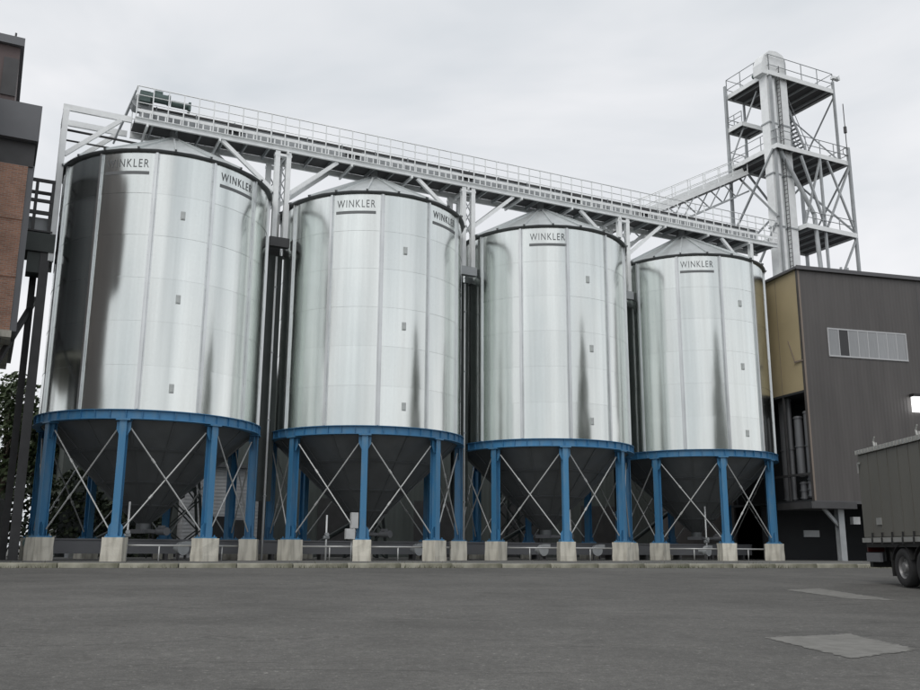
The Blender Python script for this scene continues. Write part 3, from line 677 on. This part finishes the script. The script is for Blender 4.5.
for x in (-2.2, -1.1, -3.2): B().tube((x, .2, 23.1), (x, .2, 23.42), .05, 6).obj('lightning_rod', MT['steel_dark'], rfb)
B().box(-14, -2.4, -3.6, -.36, 0, 21.5).obj('front_wing', MT['wing'], bb)
bev(B().box(-14, -2.5, -6.2, -3.61, 14.2, 20.4).obj('front_bay', MT['wing'], bb), .5, 3)
# brick courses let into the wall as proud bands
for z in (12.0, 14.6): B().box(-12, .003, -.05, -.002, z, z+.22).obj('string_course', MT['brick'], bb)
# steelwork that carries it
for x, y in ((-.5, .4), (-.5, 7.2), (-5, .4), (-5, 7.2), (-9.5, .4)):
    b = B(); b.box(x-.2, x+.2, y-.2, y-.16, 0, 9.34); b.box(x-.2, x+.2, y+.16, y+.2, 0, 9.34); b.box(x-.03, x+.03, y-.16, y+.16, 0, 9.34); b.obj('steel_column', MT['steel_dark'], bb)
B().box(-11.8, -.9, 1.4, 1.6, .02, 9.3).obj('lower_wall', MT['steel_green'], bb)
B().bar((-.5, .4, 7.9), (1.0, 5.0, 12.4), .2, .22).obj('strut', MT['steel_dark'], bb)

# dark bridge between brick building and first silo
sb = thing('steel_bridge', 'short dark green steel bridge between brick building and largest silo', 'bridge', W(-5.5, .2, 0), AL)
B().box(-2.2, .40, -.9, .9, 14.1, 15.0).obj('girder', MT['steel_green'], sb)
B().box(-2.2, .25, -.9, .9, 15.05, 15.12).obj('deck', MT['steel_dark'], sb)
b = B()
for x in (-1.6, -.6, .1):
    b.box(x-.07, x+.07, -.9, -.76, 15.12, 17.6); b.box(x-.07, x+.07, .76, .9, 15.12, 17.6)
for z in (15.9, 16.5, 17.5): b.box(-2.0, .17, -.92, -.78, z, z+.14); b.box(-2.0, .17, .78, .92, z, z+.14)
b.obj('frame', MT['steel_dark'], sb)
B().box(-1.2, .35, -.5, .5, 15.13, 15.85).obj('trough', MT['zinc_dull'], sb)
B().box(-.15, .25, -.8, -.4, .06, 14.09).obj('bridge_post', MT['steel_dark'], sb)
B().box(-.7, .1, -.75, .2, 13.1, 14.09).obj('post_head', MT['steel_green'], sb)
b = B(); b.bar((-.35, .7, .06), (-.35, .7, 14.09), .3, .3); b.obj('bridge_post', MT['steel_dark'], sb)

# ---------------------------------------------------------------- things under the silos
dc = thing('drag_conveyor', 'low enclosed drag conveyor running under the silo hoppers', 'conveyor', W(0, 0, .06), AL)
B().box(-4.4, 37.5, -.3, .3, .35, .95).obj('trough', MT['bgrey'], dc)
B().box(-4.4, 37.5, -.36, .36, .952, 1.02).obj('cover', MT['bgrey'], dc)
FT = B().box(-.08, .08, -.32, .32, 0, .35).mesh('foot', MT['steel_dark'])
for k in range(17): inst('foot', FT, dc, (-4+k*2.55, 0, 0))
b = B(); b.tube((-4.9, -.9, .8), (-4.9, .0, .8), .22, 12); b.box(-5.0, -4.4, -.32, .32, .25, 1.15); b.obj('drive_motor', MT['motor'], dc, 40)
gl = ['largest silo', 'second silo from the left', 'third silo from the left', 'smallest silo']
for i in range(4):
    for (a0, a1, nm) in ((-110.5, -65.5, 'middle'), (-65.5, -20.5, 'right'), (-155.5, -110.5, 'left')):
        if nm == 'left' and i in (0,): continue
        r = 4.62; p = Vector((r*math.cos(R(a0)), r*math.sin(R(a0)), 0)); q = Vector((r*math.cos(R(a1)), r*math.sin(R(a1)), 0)); d = (q-p).normalized()
        p, q = p+d*.2, q-d*.2; h = .72
        t = thing('guard_rail', 'grey pipe guard rail in the %s bay of the %s' % (nm, gl[i]), 'guard rail', W(STEP*i, 0, .06), AL, 'guard rails between the silo legs')
        B().tube(p+Vector((0, 0, h)), q+Vector((0, 0, h)), .04, 8).obj('rail', MT['rod'], t, True)
        for f_ in (.02, .5, .98):
            c = p.lerp(q, f_); B().tube(c, c+Vector((0, 0, h)), .03, 8).obj('post', MT['rod'], t, True)
jb = thing('junction_box', 'white electrical box on the front leg of the second silo', 'electrical box', W(STEP, 0), AL)
az = R(-111.5); jx, jy = 5.0*math.cos(az)-.42, 5.0*math.sin(az)+.05
bev(B().box(jx-.17, jx+.17, jy-.14, jy+.1, 1.62, 2.35).obj('box', MT['white'], jb), .02); bev(B().box(jx-.42, jx+.02, jy-.16, jy+.1, 1.12, 1.6).obj('lower_box', MT['white'], jb), .02)
B().tube((jx-.1, jy, .06), (jx-.1, jy, 1.12), .04, 8).obj('conduit', MT['zinc_dull'], jb, True)
jb = thing('junction_box', 'white electrical box low on the front leg of the third silo', 'electrical box', W(2*STEP, 0), AL)
jx, jy = 5.0*math.cos(az)+.42, 5.0*math.sin(az)+.12
bev(B().box(jx-.15, jx+.15, jy-.12, jy+.1, 1.35, 2.0).obj('box', MT['white'], jb), .02); B().tube((jx, jy, .06), (jx, jy, 1.35), .04, 8).obj('conduit', MT['zinc_dull'], jb, True)
# valves and blowers standing under the hoppers
def blower(s, t, rz, label):
    o = thing('aeration_fan', label, 'fan', W(s, t, .12), AL+rz, 'aeration fans under the silos'); o.scale = (.72, .72, .72)
    b = B(); b.tube((0, -.18, .75), (0, .18, .75), .42, 20); b.box(.1, .62, -.16, .16, .9, 1.2); b.obj('casing', MT['zinc_dull'], o, 40)
    b = B(); b.tube((0, .18, .75), (0, .7, .75), .2, 14); b.obj('motor', MT['zinc_dull'], o, 40)
    b = B(); b.box(-.35, .35, -.2, .7, 0, .08); b.box(-.3, -.22, -.1, .1, .08, .5); b.box(.22, .3, -.1, .1, .08, .5); b.obj('base', MT['steel_dark'], o)
blower(1.5, 2.0, .4, 'pale aeration fan under the largest silo, near its right front leg')
blower(-1.6, 2.6, -.3, 'pale aeration fan under the largest silo, near its middle front leg')
blower(STEP+2.2, 2.0, .2, 'pale aeration fan under the second silo from the left')
blower(2*STEP-1.8, 2.6, .1, 'pale aeration fan under the third silo, nearest its left front leg')
blower(2*STEP+2.0, 2.2, -.2, 'pale aeration fan under the third silo, nearest its right front leg')
blower(3*STEP-1.5, 2.6, .3, 'pale aeration fan under the smallest silo')
def trestle(s, t, h, label):
    o = thing('steel_trestle', label, 'trestle', W(s, t, .06), AL, 'dark trestles behind the silos')
    for x in (-1.1, 1.1):
        for y in (-.8, .8): B().bar((x, y, 0), (x*.35, y*.6, h), .14, .14).obj('leg', MT['steel_green'], o)
    for y in (-.8, .8):
        for k in range(4):
            z0, z1 = h*k/4, h*(k+1)/4; f0, f1 = 1.1-(1.1*.65)*k/4, 1.1-(1.1*.65)*(k+1)/4; y0, y1 = y*(1-.4*k/4), y*(1-.4*(k+1)/4)
            B().bar((-f0, y0, z0), (f1, y1, z1), .07, .07).obj('lattice_bar', MT['steel_green'], o)
            B().bar((f0, y0, z0), (-f1, y1, z1), .07, .07).obj('lattice_bar', MT['steel_green'], o)
    B().box(-1.0, 1.0, -.8, .8, h, h+.3).obj('head', MT['steel_green'], o)
trestle(3.2, -8, 6.5, 'dark lattice trestle seen behind the right legs of the largest silo')
trestle(14.2, -8, 6.5, 'dark lattice trestle seen behind the second silo')
trestle(24.6, -8, 6.5, 'dark lattice trestle seen behind the third silo')

def auger(s, t, rz, label, L_=5.5, h=3.4):
    o = thing('screw_conveyor', label, 'conveyor', W(s, t, .12), AL+rz, 'inclined screw conveyors under the silos')
    B().tube((0, 0, .4), (L_, 0, h), .14, 12).obj('tube', MT['steel_green'], o, 40)
    b = B(); b.tube((L_-.1, 0, h+.2), (L_+.5, 0, h+.45), .18, 12); b.obj('motor', MT['motor'], o, 40)
    b = B(); b.bar((L_*.7, -.5, 0), (L_*.7, 0, h*.72), .06, .06); b.bar((L_*.7, .5, 0), (L_*.7, 0, h*.72), .06, .06); b.bar((L_*.7, -.3, h*.3), (L_*.7, .3, h*.3), .05, .05); b.obj('stand', MT['steel_dark'], o)
    b = B(); b.box(-.4, .4, -.35, .35, .05, .55); b.obj('feed_box', MT['zinc_dull'], o)
auger(-2.5, -5.5, .2, 'dark inclined screw conveyor behind the largest silo')
auger(STEP-1.5, -5.6, .1, 'dark inclined screw conveyor behind the second silo')
auger(2*STEP-1.0, -5.8, -.15, 'dark inclined screw conveyor behind the third silo')
auger(3*STEP-2.0, -5.6, .15, 'dark inclined screw conveyor behind the smallest silo')
for k, (s_, t_, h_) in enumerate(((-.9, 1.8, 2.6), (STEP-2.6, 1.6, 2.2), (2*STEP+.9, 1.2, 3.0), (3*STEP-.8, 1.8, 3.2))):
    o = thing('standpipe', 'thin grey standpipe with valve under the %s' % gl[k], 'pipe', W(s_, t_, .12), AL, 'standpipes under the silos')
    B().tube((0, 0, 0), (0, 0, h_), .045, 10).obj('pipe', MT['zinc'], o, True)
    b = B(); b.tube((-.14, 0, 1.1), (.14, 0, 1.1), .09, 10); b.tube((0, -.16, 1.25), (0, .02, 1.25), .1, 10); b.obj('valve', MT['zinc_dull'], o, 40)
# rear buildings
rh = thing('rear_hall', 'dark green-grey sheet hall standing behind the silo row', 'building', W(9, -14), AL)
B().box(-12, 32, 0, 14, 0, 12.0).obj('wall', MT['rear'], rh)
b = B(); b.poly([(-12.4, -.4, 12.01), (-12.4, 14.4, 12.01), (-12.4, 7, 14)], (44.8, 0, 0)); b.obj('roof', MT['bgrey'], rh)
for x in (-3, 4, 11, 18, 25): B().box(x, x+3.2, -.06, -.003, .02, 4.0).obj('door', MT['steel_dark'], rh)
wh = thing('white_shed', 'low white shed with horizontal siding seen between the silo legs', 'shed', W(3.9, -12.2), AL)
B().box(0, 4.6, 0, 1.7, 0.0, 5.6).obj('wall', MT['siding'], wh)
B().box(-.2, 4.8, -.25, 1.75, 5.61, 5.8).obj('roof', MT['bgrey'], wh)
B().box(2.9, 4.1, -.05, -.003, .05, 2.4).obj('door', MT['steel_dark'], wh)
B().box(1.2, 2.6, -.05, -.003, 1.2, 2.6).obj('window', MT['pane_dark'], wh)
cb = thing('concrete_block', 'grey weathered concrete block by the left edge behind the first pier', 'block', (-21.9, 43.0, 0), R(15))
b = B(); b.poly([(-.9, 0, 0), (.75, 0, 0), (.62, 0, 2.9), (-.7, 0, 3.0)], (0, 1.2, 0)); bev(b.obj('block', MT['slab'], cb), .06)
B().box(-.6, .5, .3, .9, 2.9, 3.08).obj('lid', MT['steel_dark'], cb)

# ---------------------------------------------------------------- trailer
TA = math.atan2(24.37-28.58, 12.24-12.31)             # towards the camera
tr = thing('trailer', 'grey curtain-sided lorry trailer parked at the right edge', 'trailer', (12.31, 28.58, -.264), TA)
# local x: from the tail forwards; y: left of travel (+y = away from the camera's view side)
LN, WD = 13.6, 2.5
bev(B().box(.02, LN, .01, WD, 1.36, 3.86).obj('curtain', MT['tarp'], tr), .03)
b = B(); b.box(0, LN, -.05, .12, 3.862, 4.0); b.box(0, LN, WD-.12, WD+.05, 3.862, 4.0); b.box(-.02, .1, .13, WD-.13, 3.862, 3.99); b.obj('roof_rail', MT['alu'], tr)
x = .1
rr = B().box(-.012, .012, -.075, -.052, 3.87, 3.99).mesh('roof_rail_clip', MT['alu'])
while x < LN: inst('roof_rail_clip', rr, tr, (x, 0, 0)); x += .22
b = B(); b.box(.1, LN-.1, .2, WD-.2, 3.865, 3.97); b.obj('roof', MT['tarp'], tr)
hk = B(); hk.bar((0, .02, 4.0), (-.05, .02, 4.16), .05, .03); hk.bar((-.05, .02, 4.14), (.05, .02, 4.28), .03, .03); hk.tube((.12, .02, 4.0), (.12, .02, 4.1), .03, 6)
HK = hk.mesh('roof_hook', MT['alu'])
for x in (1.3, 4.0, 6.7, 9.4, 12): inst('roof_hook', HK, tr, (x, 0, 0))
b = B(); b.box(0, LN, -.045, .0, 1.22, 1.355); b.obj('side_rail', MT['alu'], tr)
b = B(); b.box(.05, LN-.05, .05, WD-.05, 1.08, 1.35); b.box(.3, LN, .6, .75, .7, 1.08); b.box(.3, LN, WD-.75, WD-.6, .7, 1.08); b.obj('chassis', MT['chassis'], tr)
b = B(); b.box(.05, 1.0, .02, .10, .66, .92); b.obj('underrun_bar', MT['bgrey'], tr)
b = B(); b.box(.02, .25, .12, WD-.12, .5, .68); b.bar((.15, .6, .5), (.15, .6, 1.1), .1, .1); b.bar((.15, WD-.6, .5), (.15, WD-.6, 1.1), .1, .1); b.obj('rear_bumper', MT['chassis'], tr)
b = B(); b.bar((.1, -.03, 3.3), (.1, -.03, 3.6), .03, .05); b.bar((.1, -.03, 3.6), (.26, -.03, 3.6), .03, .05); b.obj('curtain_latch', MT['alu'], tr)
b = B(); b.box(1.05, 1.4, -.02, .008, 1.72, 1.92); b.obj('marker_plate', MT['alu'], tr)
b = B(); b.box(-.05, .02, .1, .6, .95, 1.15); b.box(-.05, .02, WD-.6, WD-.1, .95, 1.15); b.obj('tail_light', MT['red'], tr)
BK = B(); BK.box(-.03, .03, -.075, -.046, 1.16, 1.34); BK.box(-.02, .02, -.06, -.02, 1.3, 1.5)
BKM = BK.mesh('curtain_buckle', MT['chassis'])
for k in range(19): inst('curtain_buckle', BKM, tr, (.75+k*.66, 0, 0))
FD = B().box(-.02, .02, -.006, .009, 1.5, 3.855).mesh('curtain_strap', MT['tarp'])
for k in range(19): inst('curtain_strap', FD, tr, (.75+k*.66, 0, 0))
def wheel_mesh():
    prof = [(.30, .30), (.36, .33), (.48, .335), (.52, .30), (.53, .17), (.52, .04), (.48, .0), (.36, .005), (.30, .03)]
    b = B(); n_ = 28; k = len(prof); vs = []
    for i in range(n_):
        a = 2*math.pi*i/n_
        vs += [(r*math.cos(a), y, r*math.sin(a)) for r, y in prof]
    fs = [(i*k+m, ((i+1) % n_)*k+m, ((i+1) % n_)*k+m+1, i*k+m+1) for i in range(n_) for m in range(k-1)]
    return b.add(vs, fs).mesh('tyre', MT['tyre'], 50)
TY = wheel_mesh()
rb = B(); n_ = 24; pr = [(.30, .03), (.285, .05), (.27, .14), (.16, .13), (.13, .03), (.0, .02)]
vs_ = []; 
for i in range(n_):
    a = 2*math.pi*i/n_; vs_ += [(r*math.cos(a), y, r*math.sin(a)) for r, y in pr]
rb.add(vs_, [(i*6+m, ((i+1) % n_)*6+m, ((i+1) % n_)*6+m+1, i*6+m+1) for i in range(n_) for m in range(5)])
for i in range(10):
    a = 2*math.pi*i/10; rb.tube((.215*math.cos(a), .10, .215*math.sin(a)), (.215*math.cos(a), .14, .215*math.sin(a)), .022, 6)
RM = rb.mesh('rim', MT['rim'], 40)
MG = B()
for k in range(10):
    a0, a1 = R(20+14*k), R(34+14*k); MG.bar((.62*math.cos(a0), .2, .62*math.sin(a0)), (.62*math.cos(a1), .2, .62*math.sin(a1)), .42, .02, up=(math.cos(a0), 0, math.sin(a0)))
MGM = MG.mesh('mudguard', MT['chassis'])
for x in (2.35, 3.66, 4.97):
    for sd in (0, 1):
        wl = inst('wheel', TY, tr, (x, .04 if sd == 0 else WD-.04, .53), math.pi if sd else 0)
        inst('rim', RM, wl); inst('mudguard', MGM, wl)
    B().tube((x, .2, .53), (x, WD-.2, .53), .08, 10).obj('axle', MT['chassis'], tr)
b = B(); b.box(1.72, 1.76, .02, .45, .28, .95); b.obj('mud_flap', MT['chassis'], tr)
b = B(); b.box(11.2, 11.4, .4, .6, .02, 1.08); b.box(11.2, 11.4, WD-.6, WD-.4, .02, 1.08); b.obj('landing_leg', MT['chassis'], tr)

# ---------------------------------------------------------------- trees
def crown_mesh(kind, seed, leaves):
    rnd = random.Random(seed); b = B(); n_clump = 60 if kind == 'broad' else 340; cl = []
    for k in range(n_clump):
        if kind == 'broad':
            while True:
                p = Vector((rnd.uniform(-1, 1), rnd.uniform(-1, 1), rnd.uniform(-1, 1)))
                if .25 < p.length < 1: break
            cl.append((Vector((p.x*3.2, p.y*3.2, 6.6+p.z*3.2)), rnd.uniform(.5, 1.05)))
        else:
            t = rnd.random()**1.4; h = 1.2+t*16.2; rr = (1-t)**.62*6.6+.1; a = rnd.uniform(0, 2*math.pi); q = rr*math.sqrt(rnd.uniform(.15, 1))
            cl.append((Vector((q*math.cos(a), q*math.sin(a), h)), .4+.8*(1-t)))
    vs, fs = [], []
    for k in range(leaves):
        c, r = cl[rnd.randrange(len(cl))]
        d = Vector((rnd.gauss(0, 1), rnd.gauss(0, 1), rnd.gauss(0, .8))); d = d.normalized()*r*rnd.random()**.4
        p = c+d; s_ = rnd.uniform(.10, .22)
        a = Vector((rnd.gauss(0, 1), rnd.gauss(0, 1), rnd.gauss(0, 1))).normalized(); e_ = a.orthogonal().normalized(); f_ = a.cross(e_)
        o = len(vs); vs += [p-e_*s_, p+f_*s_*.55, p+e_*s_, p-f_*s_*.55]; fs.append((o, o+1, o+2, o+3))
    b.add(vs, fs); me = bpy.data.meshes.new('crown'); me.from_pydata(b.v, [], b.f); me.materials.append(MT['leaf' if kind == 'broad' else 'leaf_dark']); return me, cl
def trunk_mesh(kind, cl, seed):
    rnd = random.Random(seed); b = B()
    if kind == 'broad':
        b.tube((0, 0, -.1), (.05, 0, 2.0), .26, 10, .2); b.tube((.05, 0, 2.0), (0, .1, 5.6), .2, 10, .1)
        for c, r in cl[:18]: b.tube((0, 0, rnd.uniform(1.8, 4.8)), c, .08, 6, .02)
    else:
        b.tube((0, 0, -.1), (0, 0, 16.4), .2, 10, .03)
        for c, r in cl[:40]: b.tube((0, 0, max(.8, c.z-.2)), c, .03, 5, .01)
    return b.mesh('trunk', MT['bark'], True)
BR = [crown_mesh('broad', k, 5200) for k in range(2)]; BRT = [trunk_mesh('broad', BR[k][1], k) for k in range(2)]
CO = crown_mesh('cone', 9, 36000); COT = trunk_mesh('cone', CO[1], 9)
spots = [((-30.5, 62), 1.25, 'broad tree in the gap under the brick building, leftmost'), ((-27.0, 64), 1.1, 'broad tree just right of the one under the brick building'),
         ((-34, 56), 1.0, 'broad tree mostly hidden by the brick building'), ((-22, 72), 1.0, 'broad tree seen under the largest silo, left bay'),
         ((-15, 74), .9, 'broad tree seen under the largest silo, middle bay'), ((-5, 78), 1.0, 'broad tree seen in the slot right of the largest silo'),
         ((-29, 68), 1.15, 'broad tree behind the two left edge trees'), ((-28, 25), 1.15, 'broad tree beyond the left edge, mirrored low in the largest silo')]
for k, ((x, y), sc, lb) in enumerate(spots):
    t = thing('broadleaf_tree', lb, 'tree', (x, y, yard_z(x, y)), k*1.7, 'trees behind the silos'); t.scale = (sc, sc, sc)
    inst('trunk', BRT[k % 2], t); inst('crown', BR[k % 2][0], t)
for k, ((x, y), sc, lb) in enumerate([((27.0, 31.0), 1.12, 'tall conifer just beyond the right edge, mirrored in the silos')]):
    t = thing('conifer_tree', lb, 'tree', (x, y, yard_z(x, y)), k*2.1, 'conifers beyond the right edge'); t.scale = (sc, sc, sc)
    inst('trunk', COT, t); inst('crown', CO[0], t)
# weeds in the kerb joint
rnd = random.Random(11); vs, fs = [], []
for k in range(2600):
    u_ = rnd.uniform(-30, 31); d_ = .075+rnd.expovariate(9) if rnd.random() < .75 else -.3-rnd.expovariate(3)
    if math.sin(u_*1.3)+math.sin(u_*.47+2)+rnd.gauss(0, .5) < .3: continue
    p = kp+kd*u_+kn*d_; p.z = yard_z(p.x, p.y) if d_ > 0 else .12
    h_ = rnd.uniform(.04, .17); a_ = rnd.uniform(0, 6.28); e_ = Vector((math.cos(a_), math.sin(a_), 0))*.012; l_ = Vector((rnd.gauss(0, .04), rnd.gauss(0, .04), h_))
    o = len(vs); vs += [p-e_, p+e_, p+l_]; fs.append((o, o+1, o+2))
me = bpy.data.meshes.new('weeds'); me.from_pydata([tuple(v) for v in vs], [], fs); me.materials.append(MT['grass'])
wd_ = inst('weeds', me); wd_['kind'] = 'stuff'; tag(wd_, 'sparse weeds growing along the kerb in front of the silos', 'weeds')
# hedge along the far side closes the horizon under the silos
hb = B(); rnd = random.Random(4); vs, fs = [], []
for k in range(42000):
    x = rnd.uniform(-55, 35); h = 4.2+.9*math.sin(x*.7)+.6*math.sin(x*1.9+1); p = Vector((x, rnd.gauss(0, .7), abs(rnd.random()**.7)*h)); s_ = rnd.uniform(.11, .24)
    a = Vector((rnd.gauss(0, 1), rnd.gauss(0, 1), rnd.gauss(0, 1))).normalized(); e_ = a.orthogonal().normalized(); f_ = a.cross(e_)
    o = len(vs); vs += [p-e_*s_, p+f_*s_*.6, p+e_*s_, p-f_*s_*.6]; fs.append((o, o+1, o+2, o+3))
me = bpy.data.meshes.new('hedge'); me.from_pydata([tuple(v) for v in vs], [], fs); me.materials.append(MT['leaf_dark2'])
hd = inst('hedge', me, None, W(-32, -14), AL); hd['kind'] = 'stuff'; tag(hd, 'dark green hedge along the far side behind the silos', 'hedge')
